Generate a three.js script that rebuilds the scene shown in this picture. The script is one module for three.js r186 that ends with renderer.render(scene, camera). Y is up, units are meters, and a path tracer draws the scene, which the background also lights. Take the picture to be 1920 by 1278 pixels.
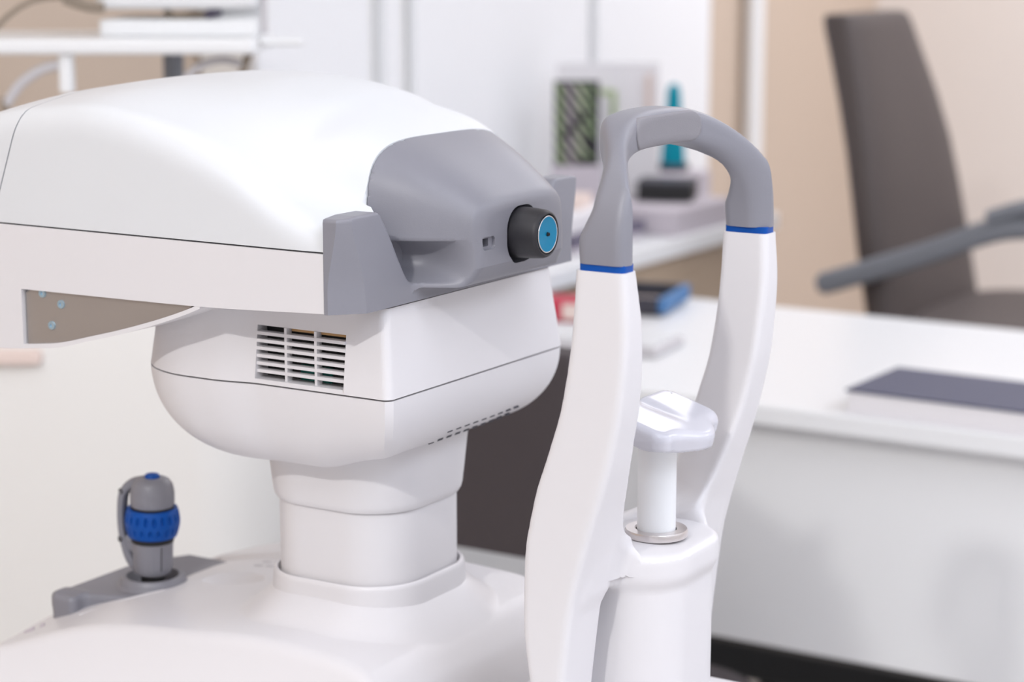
import * as THREE from 'three';
import { RectAreaLightUniformsLib } from 'three/addons/lights/RectAreaLightUniformsLib.js';
import { RoundedBoxGeometry } from 'three/addons/geometries/RoundedBoxGeometry.js';
import { mergeGeometries } from 'three/addons/utils/BufferGeometryUtils.js';
import { ImprovedNoise } from 'three/addons/math/ImprovedNoise.js';

// ------------------------------------------------------------------ camera, light, exposure
const scene = new THREE.Scene();
scene.background = new THREE.Color(0x000000);
const PITCH = 10.858 * Math.PI / 180, YAW = 31.536 * Math.PI / 180;          // looking down, turned left from -z
const camera = new THREE.PerspectiveCamera(18.587, 1920 / 1278, 0.05, 30);
camera.position.set(0.8956, 0.5605, 1.2508);                                   // y = 0 is the instrument table top
camera.lookAt(0.8956 - Math.sin(YAW) * Math.cos(PITCH), 0.5605 - Math.sin(PITCH), 1.2508 - Math.cos(YAW) * Math.cos(PITCH));
camera.focus = 1.41; camera.userData.fStop = 4.9;
const renderer = new THREE.WebGLRenderer({ antialias: true });
renderer.toneMapping = THREE.LinearToneMapping;
renderer.toneMappingExposure = 0.45;
renderer.shadowMap.enabled = true;
RectAreaLightUniformsLib.init();
const CEILING = 1.9, FLOOR = -0.73;
// ceiling panels: [x, z, width, depth, intensity]
// and the tint of each lamp: cool ones towards the right wall, neutral ones at the left
const PANELS = [[-0.1, -3.2, 1.4, 1.2, 10, 0], [2.25, -0.7, 1.2, 1.2, 7.5, 1], [2.1, -2.7, 1.2, 1.2, 10, 0.5], [2.25, 1.3, 1.2, 1.2, 10, 1], [1.3, 0.3, 1.0, 1.0, 5.5, 0.6], [0.6, 2.4, 1.0, 0.9, 3, 0], [-0.6, 1.7, 0.9, 0.9, 4.2, 0], [-0.45, 0.35, 0.9, 0.9, 1.6, 0.5]];
const PANEL_COLOR = (t) => new THREE.Color().setRGB(0.98 - 0.08 * t, 0.985, 1.05 + 0.10 * t);
const SPOT = { x: 0.55, z: 2.35, power: 27 };

// ------------------------------------------------------------------ helpers
const R = (d) => d * Math.PI / 180;
let seedN = 7; const rnd = () => { seedN = (seedN * 16807) % 2147483647; return seedN / 2147483647; };
const used = {};
function numbered(n) { const k = used[n] = (used[n] ?? -1) + 1; return k ? n + '_' + String(k).padStart(3, '0') : n; }
const clamp = (x, a = 0, b = 1) => Math.min(b, Math.max(a, x));
const mix = (a, b, t) => a + (b - a) * t;
const sstep = (a, b, x) => { const t = clamp((x - a) / (b - a)); return t * t * (3 - 2 * t); };
const smin = (a, b, k) => { const h = Math.max(k - Math.abs(a - b), 0) / k; return Math.min(a, b) - h * h * k * 0.25; };
const smax = (a, b, k) => -smin(-a, -b, k);
// smooth curve through (x, y) pairs: monotone cubic
function curve(pts) {
  const n = pts.length, m = [];
  for (let i = 0; i < n; i++) {
    if (i === 0 || i === n - 1) { const j = i ? n - 2 : 0; m.push((pts[j + 1][1] - pts[j][1]) / (pts[j + 1][0] - pts[j][0])); continue; }
    const a = (pts[i][1] - pts[i - 1][1]) / (pts[i][0] - pts[i - 1][0]), b = (pts[i + 1][1] - pts[i][1]) / (pts[i + 1][0] - pts[i][0]);
    m.push(a * b <= 0 ? 0 : 2 * a * b / (a + b));
  }
  return (x) => {
    if (x <= pts[0][0]) return pts[0][1]; if (x >= pts[n - 1][0]) return pts[n - 1][1];
    let i = 0; while (x > pts[i + 1][0]) i++;
    const h = pts[i + 1][0] - pts[i][0], t = (x - pts[i][0]) / h, t2 = t * t, t3 = t2 * t;
    return (2 * t3 - 3 * t2 + 1) * pts[i][1] + (t3 - 2 * t2 + t) * h * m[i] + (-2 * t3 + 3 * t2) * pts[i + 1][1] + (t3 - t2) * h * m[i + 1];
  };
}
const boxD = (x, y, z, cx, cy, cz, hx, hy, hz, r = 0) => {
  const a = Math.abs(x - cx) - hx + r, b = Math.abs(y - cy) - hy + r, c = Math.abs(z - cz) - hz + r;
  return Math.hypot(Math.max(a, 0), Math.max(b, 0), Math.max(c, 0)) + Math.min(Math.max(a, b, c), 0) - r;
};
const rectD = (x, z, cx, cz, hx, hz, r) => {
  const a = Math.abs(x - cx) - hx + r, c = Math.abs(z - cz) - hz + r;
  return Math.hypot(Math.max(a, 0), Math.max(c, 0)) + Math.min(Math.max(a, c), 0) - r;
};
// uv in metres by the dominant axis of each face
function boxUV(g) {
  if (g.index) g = g.toNonIndexed();
  const p = g.attributes.position, uv = new Float32Array(p.count * 2);
  for (let i = 0; i < p.count; i += 3) {
    const v = [0, 1, 2].map((k) => [p.getX(i + k), p.getY(i + k), p.getZ(i + k)]);
    const e = [0, 1, 2].map((k) => v[1][k] - v[0][k]), f = [0, 1, 2].map((k) => v[2][k] - v[0][k]);
    const n = [Math.abs(e[1] * f[2] - e[2] * f[1]), Math.abs(e[2] * f[0] - e[0] * f[2]), Math.abs(e[0] * f[1] - e[1] * f[0])];
    const ax = n[0] > n[1] ? (n[0] > n[2] ? 0 : 2) : (n[1] > n[2] ? 1 : 2);
    for (let k = 0; k < 3; k++) { uv[(i + k) * 2] = ax === 0 ? v[k][2] : v[k][0]; uv[(i + k) * 2 + 1] = ax === 1 ? v[k][2] : v[k][1]; }
  }
  g.setAttribute('uv', new THREE.BufferAttribute(uv, 2));
  return g;
}
// dual contouring of a signed distance f over a box: crisp edges, normals from the field
function contour(f, lo, hi, cell) {
  const N = [0, 1, 2].map((k) => Math.ceil((hi[k] - lo[k]) / cell) + 1), [nx, ny, nz] = N;
  const V = new Float32Array(nx * ny * nz), at = (i, j, k) => (k * ny + j) * nx + i;
  for (let k = 0; k < nz; k++) for (let j = 0; j < ny; j++) for (let i = 0; i < nx; i++)
    V[at(i, j, k)] = (i === 0 || j === 0 || k === 0 || i === nx - 1 || j === ny - 1 || k === nz - 1) ? Math.max(1e-5, f(lo[0] + i * cell, lo[1] + j * cell, lo[2] + k * cell)) : f(lo[0] + i * cell, lo[1] + j * cell, lo[2] + k * cell);
  const e = cell * 0.03;
  const grad = (x, y, z) => { const g = [f(x + e, y, z) - f(x - e, y, z), f(x, y + e, z) - f(x, y - e, z), f(x, y, z + e) - f(x, y, z - e)]; const l = Math.hypot(g[0], g[1], g[2]) || 1; return [g[0] / l, g[1] / l, g[2] / l]; };
  const cellV = new Int32Array(nx * ny * nz).fill(-1), P = [];
  const EDGE = [[0, 1], [2, 3], [4, 5], [6, 7], [0, 2], [1, 3], [4, 6], [5, 7], [0, 4], [1, 5], [2, 6], [3, 7]];
  for (let k = 0; k < nz - 1; k++) for (let j = 0; j < ny - 1; j++) for (let i = 0; i < nx - 1; i++) {
    const v = []; let neg = 0;
    for (let c = 0; c < 8; c++) { const q = V[at(i + (c & 1), j + ((c >> 1) & 1), k + (c >> 2))]; v.push(q); if (q < 0) neg++; }
    if (neg === 0 || neg === 8) continue;
    const pts = [], nrm = []; let m = [0, 0, 0];
    for (const [a, b] of EDGE) {
      if ((v[a] < 0) === (v[b] < 0)) continue;
      const A = [lo[0] + (i + (a & 1)) * cell, lo[1] + (j + ((a >> 1) & 1)) * cell, lo[2] + (k + (a >> 2)) * cell], B = [lo[0] + (i + (b & 1)) * cell, lo[1] + (j + ((b >> 1) & 1)) * cell, lo[2] + (k + (b >> 2)) * cell];
      let t0 = 0, t1 = 1, f0 = v[a], f1 = v[b], t = 0.5;
      for (let s = 0; s < 6; s++) { t = clamp(t0 + (t1 - t0) * f0 / (f0 - f1), t0 + 0.1 * (t1 - t0), t1 - 0.1 * (t1 - t0)); const q = f(mix(A[0], B[0], t), mix(A[1], B[1], t), mix(A[2], B[2], t)); if ((q < 0) === (f0 < 0)) { t0 = t; f0 = q; } else { t1 = t; f1 = q; } }
      const p = [mix(A[0], B[0], t), mix(A[1], B[1], t), mix(A[2], B[2], t)];
      pts.push(p); nrm.push(grad(p[0], p[1], p[2])); m = [m[0] + p[0], m[1] + p[1], m[2] + p[2]];
    }
    const c = m.map((q) => q / pts.length); let x = [...c];
    for (let it = 0; it < 14; it++) {                                        // pull onto all tangent planes
      const d = [0, 0, 0];
      for (let s = 0; s < pts.length; s++) { const r = (pts[s][0] - x[0]) * nrm[s][0] + (pts[s][1] - x[1]) * nrm[s][1] + (pts[s][2] - x[2]) * nrm[s][2]; for (let a = 0; a < 3; a++) d[a] += r * nrm[s][a]; }
      for (let a = 0; a < 3; a++) x[a] += d[a] / pts.length * 1.3;
    }
    const L = [lo[0] + i * cell, lo[1] + j * cell, lo[2] + k * cell];
    for (let a = 0; a < 3; a++) x[a] = clamp(x[a], L[a] - cell * 0.1, L[a] + cell * 1.1);
    cellV[at(i, j, k)] = P.length / 3; P.push(x[0], x[1], x[2]);
  }
  const pos = [], nor = [];
  const tri = (a, b, c) => {
    const q = [a, b, c].map((s) => [P[s * 3], P[s * 3 + 1], P[s * 3 + 2]]), cx = [0, 1, 2].map((s) => (q[0][s] + q[1][s] + q[2][s]) / 3);
    const u = [0, 1, 2].map((s) => q[1][s] - q[0][s]), w = [0, 1, 2].map((s) => q[2][s] - q[0][s]);
    const fn = [u[1] * w[2] - u[2] * w[1], u[2] * w[0] - u[0] * w[2], u[0] * w[1] - u[1] * w[0]], fl = Math.hypot(...fn); if (fl < 1e-14) return;
    for (const p of q) { pos.push(p[0], p[1], p[2]); const s = p.map((val, a) => mix(val, cx[a], 0.2)); let n = grad(s[0], s[1], s[2]); if ((n[0] * fn[0] + n[1] * fn[1] + n[2] * fn[2]) / fl < 0.5) n = fn.map((val) => val / fl); nor.push(n[0], n[1], n[2]); }
  };
  const quad = (a, b, c, d, flip) => { if (a < 0 || b < 0 || c < 0 || d < 0) return; if (flip) { tri(a, c, b); tri(a, d, c); } else { tri(a, b, c); tri(a, c, d); } };
  for (let k = 1; k < nz - 1; k++) for (let j = 1; j < ny - 1; j++) for (let i = 1; i < nx - 1; i++) {
    const v0 = V[at(i, j, k)] < 0;
    if (v0 !== V[at(i + 1, j, k)] < 0) quad(cellV[at(i, j - 1, k - 1)], cellV[at(i, j, k - 1)], cellV[at(i, j, k)], cellV[at(i, j - 1, k)], !v0);
    if (v0 !== V[at(i, j + 1, k)] < 0) quad(cellV[at(i - 1, j, k - 1)], cellV[at(i - 1, j, k)], cellV[at(i, j, k)], cellV[at(i, j, k - 1)], !v0);
    if (v0 !== V[at(i, j, k + 1)] < 0) quad(cellV[at(i - 1, j - 1, k)], cellV[at(i, j - 1, k)], cellV[at(i, j, k)], cellV[at(i - 1, j, k)], !v0);
  }
  const g = new THREE.BufferGeometry();
  g.setAttribute('position', new THREE.BufferAttribute(new Float32Array(pos), 3));
  g.setAttribute('normal', new THREE.BufferAttribute(new Float32Array(nor), 3));
  return boxUV(g);
}
// skin over rings of equal length; caps close the ends
function skin(rings, { caps = true, crease = 35 } = {}) {
  const n = rings[0].length, pos = [];
  const push = (...v) => v.forEach((p) => pos.push(p[0], p[1], p[2]));
  for (let i = 0; i < rings.length - 1; i++) for (let j = 0; j < n; j++) { const k = (j + 1) % n, a = rings[i][j], b = rings[i][k], c = rings[i + 1][k], d = rings[i + 1][j]; push(a, b, c, a, c, d); }
  if (caps) for (const [r, f] of [[rings[0], 1], [rings[rings.length - 1], 0]]) {
    const c = [0, 1, 2].map((a) => r.reduce((s, p) => s + p[a], 0) / n);
    for (let j = 0; j < n; j++) { const k = (j + 1) % n; f ? push(c, r[k], r[j]) : push(c, r[j], r[k]); }
  }
  const g = new THREE.BufferGeometry(); g.setAttribute('position', new THREE.BufferAttribute(new Float32Array(pos), 3));
  return boxUV(creased(g, crease));
}
function creased(g, deg) {
  if (g.index) g = g.toNonIndexed();
  const p = g.attributes.position, c = Math.cos(R(deg)), map = new Map(), fn = [], key = (i) => Math.round(p.getX(i) * 2e4) + ',' + Math.round(p.getY(i) * 2e4) + ',' + Math.round(p.getZ(i) * 2e4);
  const A = new THREE.Vector3(), B = new THREE.Vector3(), C = new THREE.Vector3();
  for (let i = 0; i < p.count; i += 3) {
    A.fromBufferAttribute(p, i); B.fromBufferAttribute(p, i + 1).sub(A); C.fromBufferAttribute(p, i + 2).sub(A); const n = B.clone().cross(C); fn.push(n, n.clone().normalize());
    for (let k = 0; k < 3; k++) { const s = key(i + k); if (!map.has(s)) map.set(s, []); map.get(s).push(i / 3); }
  }
  const nor = new Float32Array(p.count * 3), S = new THREE.Vector3();
  for (let i = 0; i < p.count; i++) {
    const t = (i / 3) | 0; S.set(0, 0, 0);
    for (const u of map.get(key(i))) if (fn[u * 2 + 1].dot(fn[t * 2 + 1]) > c) S.add(fn[u * 2]);
    S.normalize(); nor.set([S.x, S.y, S.z], i * 3);
  }
  g.setAttribute('normal', new THREE.BufferAttribute(nor, 3)); return g;
}
// ring of a rounded rectangle (superellipse) round c, along unit vectors u, v
function ring(c, u, v, a, b, n = 4, k = 32) {
  const out = [];
  for (let i = 0; i < k; i++) { const t = i / k * 2 * Math.PI, s = Math.sin(t), q = Math.cos(t), x = Math.sign(q) * Math.abs(q) ** (2 / n) * a, y = Math.sign(s) * Math.abs(s) ** (2 / n) * b; out.push([c[0] + u[0] * x + v[0] * y, c[1] + u[1] * x + v[1] * y, c[2] + u[2] * x + v[2] * y]); }
  return out;
}
// sweep a rounded rectangle along a smooth path; size(t) gives [half across, half along side]
function sweep(points, size, { steps = 40, side = [0, 0, 1], n = 2.6, k = 24 } = {}) {
  const c = new THREE.CatmullRomCurve3(points.map((p) => new THREE.Vector3(...p)), false, 'centripetal'), rings = [], s = new THREE.Vector3(...side);
  for (let i = 0; i <= steps; i++) {
    const t = i / steps, p = c.getPoint(t), d = c.getTangent(t), u = s.clone().cross(d).normalize(), w = d.clone().cross(u).normalize(), [a, b] = typeof size === 'function' ? size(t) : size;
    rings.push(ring([p.x, p.y, p.z], [u.x, u.y, u.z], [w.x, w.y, w.z], a, b, n, k));
  }
  return skin(rings);
}
const lathe = (pts, seg = 48) => boxUV(creased(new THREE.LatheGeometry(pts.map(([r, y]) => new THREE.Vector2(r, y)), seg), 40));
const rbox = (w, h, d, r = 0.004, s = 2) => boxUV(new RoundedBoxGeometry(w, h, d, s, Math.min(r, w / 2.01, h / 2.01, d / 2.01)));
const mv = (g, x, y, z) => g.translate(x, y, z);
function plate(pts, h, bevel = 0.002, y = 0) {                                  // polygon in x-z pushed up by h
  const s = new THREE.Shape(); pts.forEach(([x, z], i) => (i ? s.lineTo(x, -z) : s.moveTo(x, -z)));
  const g = new THREE.ExtrudeGeometry(s, { depth: h - 2 * bevel, bevelEnabled: bevel > 0, bevelThickness: bevel, bevelSize: bevel, bevelOffset: -bevel, bevelSegments: 2, curveSegments: 12 });
  g.rotateX(-Math.PI / 2); g.translate(0, y + bevel, 0); return boxUV(creased(g, 35));
}
function thing(name, label, category, [x, y, z] = [0, 0, 0], turn = 0, group) {
  const o = new THREE.Group(); o.name = numbered(name); o.position.set(x, y, z); o.rotation.y = turn; o.userData = { label, category };
  if (group) o.userData.group = group; scene.add(o); return o;
}
function part(name, g, m, parent, label) {
  const o = new THREE.Mesh(g, m); o.name = numbered(name); o.castShadow = o.receiveShadow = true; if (label) o.userData.label = label; parent.add(o); return o;
}
function single(name, g, m, label, category, pos = [0, 0, 0], turn = 0, group) {
  const o = part(name, g, m, scene); o.position.set(...pos); o.rotation.y = turn; o.userData = { label, category }; if (group) o.userData.group = group; return o;
}
function struct(name, g, m) { const o = part(name, g, m, scene); o.userData.kind = 'structure'; return o; }
const ringsCopy = (g, o) => { const c = g.clone(); c.translate(...o); return c; };

// ------------------------------------------------------------------ materials
const noise = new ImprovedNoise();
function noiseTex(size, f, repeat, srgb) {
  const d = new Uint8Array(size * size * 4);
  for (let y = 0; y < size; y++) for (let x = 0; x < size; x++) { const c = f(x, y, size), i = (y * size + x) * 4; for (let k = 0; k < 3; k++) d[i + k] = clamp(Array.isArray(c) ? c[k] : c, 0, 255); d[i + 3] = 255; }
  const t = new THREE.DataTexture(d, size, size); t.wrapS = t.wrapT = THREE.RepeatWrapping; t.magFilter = THREE.LinearFilter; t.minFilter = THREE.LinearMipmapLinearFilter; t.generateMipmaps = true; t.repeat.set(repeat, repeat); if (srgb) t.colorSpace = THREE.SRGBColorSpace; t.needsUpdate = true; return t;
}
const grainT = noiseTex(256, () => 90 + rnd() * 120, 12);
const softT = noiseTex(256, (x, y, s) => 128 + 40 * noise.noise(x / s * 8, y / s * 8, 1.5) + 25 * noise.noise(x / s * 24, y / s * 24, 4.5) + rnd() * 14, 3);
const weaveT = noiseTex(128, (x, y) => 110 + 60 * Math.sin(x * Math.PI / 4) * Math.sin(y * Math.PI / 4) + rnd() * 40, 14);
const brushT = noiseTex(256, (x, y, s) => 120 + 50 * noise.noise(x / 60, y * 0.9, 2) + rnd() * 30, 6);
const rgb = (r, g, b) => new THREE.Color().setRGB(r, g, b);
const M = {
  white: new THREE.MeshStandardMaterial({ color: rgb(0.745, 0.725, 0.738), roughness: 0.36, bumpMap: grainT, bumpScale: 0.00002 }),
  whiteTop: new THREE.MeshStandardMaterial({ color: rgb(0.71, 0.725, 0.745), roughness: 0.36, bumpMap: grainT, bumpScale: 0.00002 }),
  grey: new THREE.MeshStandardMaterial({ color: rgb(0.243, 0.241, 0.274), roughness: 0.42, bumpMap: grainT, bumpScale: 0.00006 }),
  padGrey: new THREE.MeshStandardMaterial({ color: rgb(0.25, 0.24, 0.26), roughness: 0.65, bumpMap: grainT, bumpScale: 0.0001 }),
  blue: new THREE.MeshPhysicalMaterial({ color: rgb(0.001, 0.075, 0.37), specularIntensity: 0.55, roughness: 0.4, bumpMap: grainT, bumpScale: 0.00004 }),
  cyan: new THREE.MeshPhysicalMaterial({ color: rgb(0.0, 0.23, 0.42), roughness: 0.4, specularIntensity: 0.5 }),
  rubber: new THREE.MeshStandardMaterial({ color: rgb(0.022, 0.021, 0.026), roughness: 0.5, bumpMap: softT, bumpScale: 0.0003 }),
  black: new THREE.MeshStandardMaterial({ color: rgb(0.01, 0.01, 0.011), roughness: 0.6, bumpMap: grainT, bumpScale: 0.00003 }),
  chinWhite: new THREE.MeshStandardMaterial({ color: rgb(0.60, 0.595, 0.65), roughness: 0.22, bumpMap: grainT, bumpScale: 0.00001 }),
  steel: new THREE.MeshStandardMaterial({ color: rgb(0.72, 0.68, 0.67), roughness: 0.28, metalness: 1, bumpMap: brushT, bumpScale: 0.00003 }),
  zinc: new THREE.MeshStandardMaterial({ color: rgb(0.45, 0.42, 0.40), roughness: 0.5, metalness: 0.85, bumpMap: brushT, bumpScale: 0.00006 }),
  screw: new THREE.MeshStandardMaterial({ color: rgb(0.45, 0.62, 0.74), roughness: 0.3, metalness: 0.8, bumpMap: grainT, bumpScale: 0.00002 }),
  pcb: new THREE.MeshStandardMaterial({ color: rgb(0.0, 0.16, 0.13), roughness: 0.4, bumpMap: grainT, bumpScale: 0.0001 }),
  copper: new THREE.MeshStandardMaterial({ color: rgb(0.75, 0.45, 0.2), roughness: 0.4, bumpMap: grainT, bumpScale: 0.0001 }),
  beige: new THREE.MeshStandardMaterial({ color: rgb(0.60, 0.485, 0.39), roughness: 0.85, bumpMap: softT, bumpScale: 0.0008 }),
  paint: new THREE.MeshStandardMaterial({ color: rgb(0.82, 0.81, 0.80), roughness: 0.8, bumpMap: softT, bumpScale: 0.0006 }),
  tan: new THREE.MeshStandardMaterial({ color: rgb(0.52, 0.40, 0.29), roughness: 0.6, bumpMap: softT, bumpScale: 0.0003 }),
  lam: new THREE.MeshStandardMaterial({ color: rgb(0.88, 0.89, 0.90), roughness: 0.35, bumpMap: softT, bumpScale: 0.0001 }),
  door: new THREE.MeshStandardMaterial({ color: rgb(0.88, 0.89, 0.91), roughness: 0.4, bumpMap: softT, bumpScale: 0.0001 }),
  cream: new THREE.MeshStandardMaterial({ color: rgb(0.89, 0.875, 0.845), roughness: 0.45, bumpMap: softT, bumpScale: 0.0002 }),
  wallPale: new THREE.MeshStandardMaterial({ color: rgb(0.80, 0.735, 0.685), roughness: 0.85, bumpMap: softT, bumpScale: 0.0008 }),
  floor: new THREE.MeshStandardMaterial({ color: rgb(0.70, 0.665, 0.645), roughness: 0.4, bumpMap: softT, bumpScale: 0.0003 }),
  brown: new THREE.MeshStandardMaterial({ color: rgb(0.072, 0.055, 0.052), roughness: 0.55, bumpMap: weaveT, bumpScale: 0.0006 }),
  darkFabric: new THREE.MeshStandardMaterial({ color: rgb(0.075, 0.062, 0.066), roughness: 0.8, bumpMap: weaveT, bumpScale: 0.0005 }),
  armGrey: new THREE.MeshStandardMaterial({ color: rgb(0.19, 0.2, 0.225), roughness: 0.45, bumpMap: grainT, bumpScale: 0.0001 }),
  navy: new THREE.MeshStandardMaterial({ color: rgb(0.075, 0.08, 0.135), roughness: 0.6, bumpMap: weaveT, bumpScale: 0.0002 }),
  paper: new THREE.MeshStandardMaterial({ color: rgb(0.85, 0.83, 0.85), roughness: 0.9, bumpMap: brushT, bumpScale: 0.0003 }),
  teal: new THREE.MeshPhysicalMaterial({ color: rgb(0.0, 0.31, 0.42), roughness: 0.5, specularIntensity: 0.4 }),
  red: new THREE.MeshStandardMaterial({ color: rgb(0.55, 0.03, 0.07), roughness: 0.5, bumpMap: grainT, bumpScale: 0.0001 }),
  trayBlue: new THREE.MeshStandardMaterial({ color: rgb(0.06, 0.19, 0.42), roughness: 0.5, bumpMap: grainT, bumpScale: 0.0001 }),
  dark: new THREE.MeshStandardMaterial({ color: rgb(0.045, 0.045, 0.06), roughness: 0.55, bumpMap: grainT, bumpScale: 0.0001 }),
  plum: new THREE.MeshStandardMaterial({ color: rgb(0.13, 0.115, 0.17), roughness: 0.6, bumpMap: grainT, bumpScale: 0.0001 }),
  lilac: new THREE.MeshStandardMaterial({ color: rgb(0.60, 0.55, 0.60), roughness: 0.7, bumpMap: softT, bumpScale: 0.0002 }),
  pink: new THREE.MeshStandardMaterial({ color: rgb(0.82, 0.68, 0.62), roughness: 0.7, bumpMap: softT, bumpScale: 0.0002 }),
  cable: new THREE.MeshStandardMaterial({ color: rgb(0.28, 0.23, 0.18), roughness: 0.6, bumpMap: grainT, bumpScale: 0.0001 }),
  greyTube: new THREE.MeshStandardMaterial({ color: rgb(0.60, 0.58, 0.60), roughness: 0.4, bumpMap: grainT, bumpScale: 0.0001 }),
  lampGlow: new THREE.MeshStandardMaterial({ color: 0xffffff, emissive: 0xffffff, emissiveIntensity: 1.5, roughness: 0.6 }),
};

// ------------------------------------------------------------------ room
const X0 = -1.22, X1 = 3.0, Z0 = -4.06, Z1 = 3.2, T = 0.12;
const slab = (x0, x1, y0, y1, z0, z1) => boxUV(new THREE.BoxGeometry(x1 - x0, y1 - y0, z1 - z0)).translate((x0 + x1) / 2, (y0 + y1) / 2, (z0 + z1) / 2);
struct('floor', slab(X0 - T, X1 + T, FLOOR - T, FLOOR, Z0 - T, Z1 + T), M.floor);
struct('ceiling', slab(X0 - T, X1 + T, CEILING, CEILING + T, Z0 - T, Z1 + T), M.paint);
struct('wall_left', slab(X0 - T, X0, FLOOR, CEILING, Z0, Z1), M.beige);
struct('wall_back', slab(X0 - T, X1 + T, FLOOR, CEILING, Z0 - T, Z0), M.wallPale);
struct('wall_right', slab(X1, X1 + T, FLOOR, CEILING, Z0, Z1), M.paint);
struct('wall_front', slab(X0 - T, X1 + T, FLOOR, CEILING, Z1, Z1 + T), M.paint);
struct('baseboard_back', slab(X0 + 0.012, X1, FLOOR, FLOOR + 0.08, Z0, Z0 + 0.012), M.lam);
struct('baseboard_left', slab(X0, X0 + 0.012, FLOOR, FLOOR + 0.08, Z0, Z1), M.lam);

// ceiling lamps: glowing panel + area light of the same size just under it
PANELS.forEach(([x, z, w, d, I, tint], i) => {
  const o = thing('ceiling_panel', 'square flush ceiling light panel in the room, out of the picture', 'ceiling light', [x, CEILING, z], 0, 'flush ceiling panels');
  part('frame', mergeGeometries([rbox(w + 0.06, 0.03, 0.03).translate(0, -0.015, d / 2 + 0.015), rbox(w + 0.06, 0.03, 0.03).translate(0, -0.015, -d / 2 - 0.015), rbox(0.03, 0.03, d).translate(w / 2 + 0.015, -0.015, 0), rbox(0.03, 0.03, d).translate(-w / 2 - 0.015, -0.015, 0)]), M.lam, o);
  part('diffuser', boxUV(new THREE.BoxGeometry(w, 0.012, d)).translate(0, -0.008, 0), M.lampGlow, o);
  const l = new THREE.RectAreaLight(PANEL_COLOR(tint), I, w, d); l.position.set(x, CEILING - 0.02, z); l.lookAt(x, FLOOR, z); scene.add(l);
});
{
  const o = thing('ceiling_spotlight', 'round white ceiling spotlight behind the viewer', 'ceiling light', [SPOT.x, CEILING, SPOT.z]);
  part('housing', lathe([[0.0, 0], [0.09, 0], [0.09, -0.05], [0.082, -0.052], [0.078, -0.03], [0, -0.03]]), M.lam, o);
  part('lens', lathe([[0, -0.032], [0.076, -0.032], [0.07, -0.04], [0, -0.044]]), M.lampGlow, o);
  const l = new THREE.SpotLight(rgb(1, 0.985, 0.96), SPOT.power, 0, R(52), 0.6, 2); l.position.set(SPOT.x, CEILING - 0.056, SPOT.z); l.target.position.set(0.0, 0.2, 0); l.castShadow = true; l.shadow.radius = 3.2; l.shadow.mapSize.set(2048, 2048); l.shadow.bias = -0.0005;
  scene.add(l, l.target);
}

// ------------------------------------------------------------------ the eye examination device
const dev = thing('eye_examination_device', 'white and grey eye examination device with blue nozzle, chin rest and joystick', 'medical device', [0, 0, 0]);
const GAP = 0.0006;
// head -------------------------------------------------
const headTop = curve([[-0.31, 0.415], [-0.27, 0.434], [-0.2, 0.453], [-0.11, 0.463], [-0.055, 0.4625], [0, 0.4545], [0.034, 0.4415], [0.068, 0.4255], [0.09, 0.415], [0.115, 0.400], [0.14, 0.382]]);
const headW = curve([[-0.31, 0.19], [-0.15, 0.188], [-0.08, 0.162], [-0.03, 0.148], [0.02, 0.127], [0.045, 0.109], [0.068, 0.0935], [0.1, 0.078], [0.14, 0.057]]);
const shoulder = curve([[-0.31, 0.402], [-0.2, 0.431], [-0.10, 0.436], [-0.065, 0.432], [-0.01, 0.416], [0.045, 0.386], [0.076, 0.374], [0.12, 0.368]]);
const domeD = (x, y, z) => {
  const b = 0.356, H = headTop(x) - b, w = headW(x), p = mix(mix(3.0, 2.35, sstep(-0.14, -0.03, x)), 4.5, sstep(0.015, 0.068, x));
  const v = Math.max((y - b) / H, 0), r = (v ** p + (Math.abs(z) / w) ** p) ** (1 / p);
  return (r - 1) * H * 0.9;
};
const sideD = (x, z) => {                                                       // plan outline of the head
  const d = rectD(x, z, -0.10, 0, 0.19, 0.1555, 0.06), f = rectD(x, z, -0.05, 0, 0.155, 0.1555, 0.004);
  return Math.min(d, f);
};
const shellOuter = (x, y, z) => { const top = smin(domeD(x, y, z), (y - shoulder(x)) * 0.85, 0.022); return smax(top, sideD(x, z) + Math.max(0, y - 0.36) * 0.03, mix(0.014, 0.022, sstep(-0.15, 0.0, x))); };
const rearSeam = (x, y) => (x + 0.199 + (0.43 - y) * 0.36) * 0.94;              // > 0 in front of the rear cover
part('upper_cover', contour((x, y, z) => {
  const front = Math.abs(z) < 0.0945 ? x - 0.068 : x - 0.0765;
  return Math.max(shellOuter(x, y, z), 0.358 + GAP - y, front, GAP - rearSeam(x, y));
}, [-0.24, 0.35, -0.165], [0.085, 0.475, 0.165], 0.0032), M.whiteTop, dev);
part('rear_cover', contour((x, y, z) => Math.max(shellOuter(x, y, z), 0.358 + GAP - y, rearSeam(x, y) + GAP), [-0.32, 0.35, -0.165], [-0.18, 0.475, 0.165], 0.0035), M.whiteTop, dev);
const podBottom = curve([[-0.3, 0.264], [-0.24, 0.2635], [-0.173, 0.269], [-0.13, 0.279], [-0.09, 0.290], [-0.045, 0.305], [0, 0.325]]);
const headBottom = curve([[-0.29, 0.309], [-0.2, 0.3105], [-0.04, 0.3125], [0.08, 0.3175]]);
const rimRings = []; for (let i = 0; i <= 40; i++) { const x = mix(-0.212, -0.03, i / 40), y = podBottom(x); rimRings.push([[x, y, 0.1553], [x, y + 0.0032, 0.1553], [x, y + 0.0032, -0.1553], [x, y, -0.1553]]); }
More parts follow.
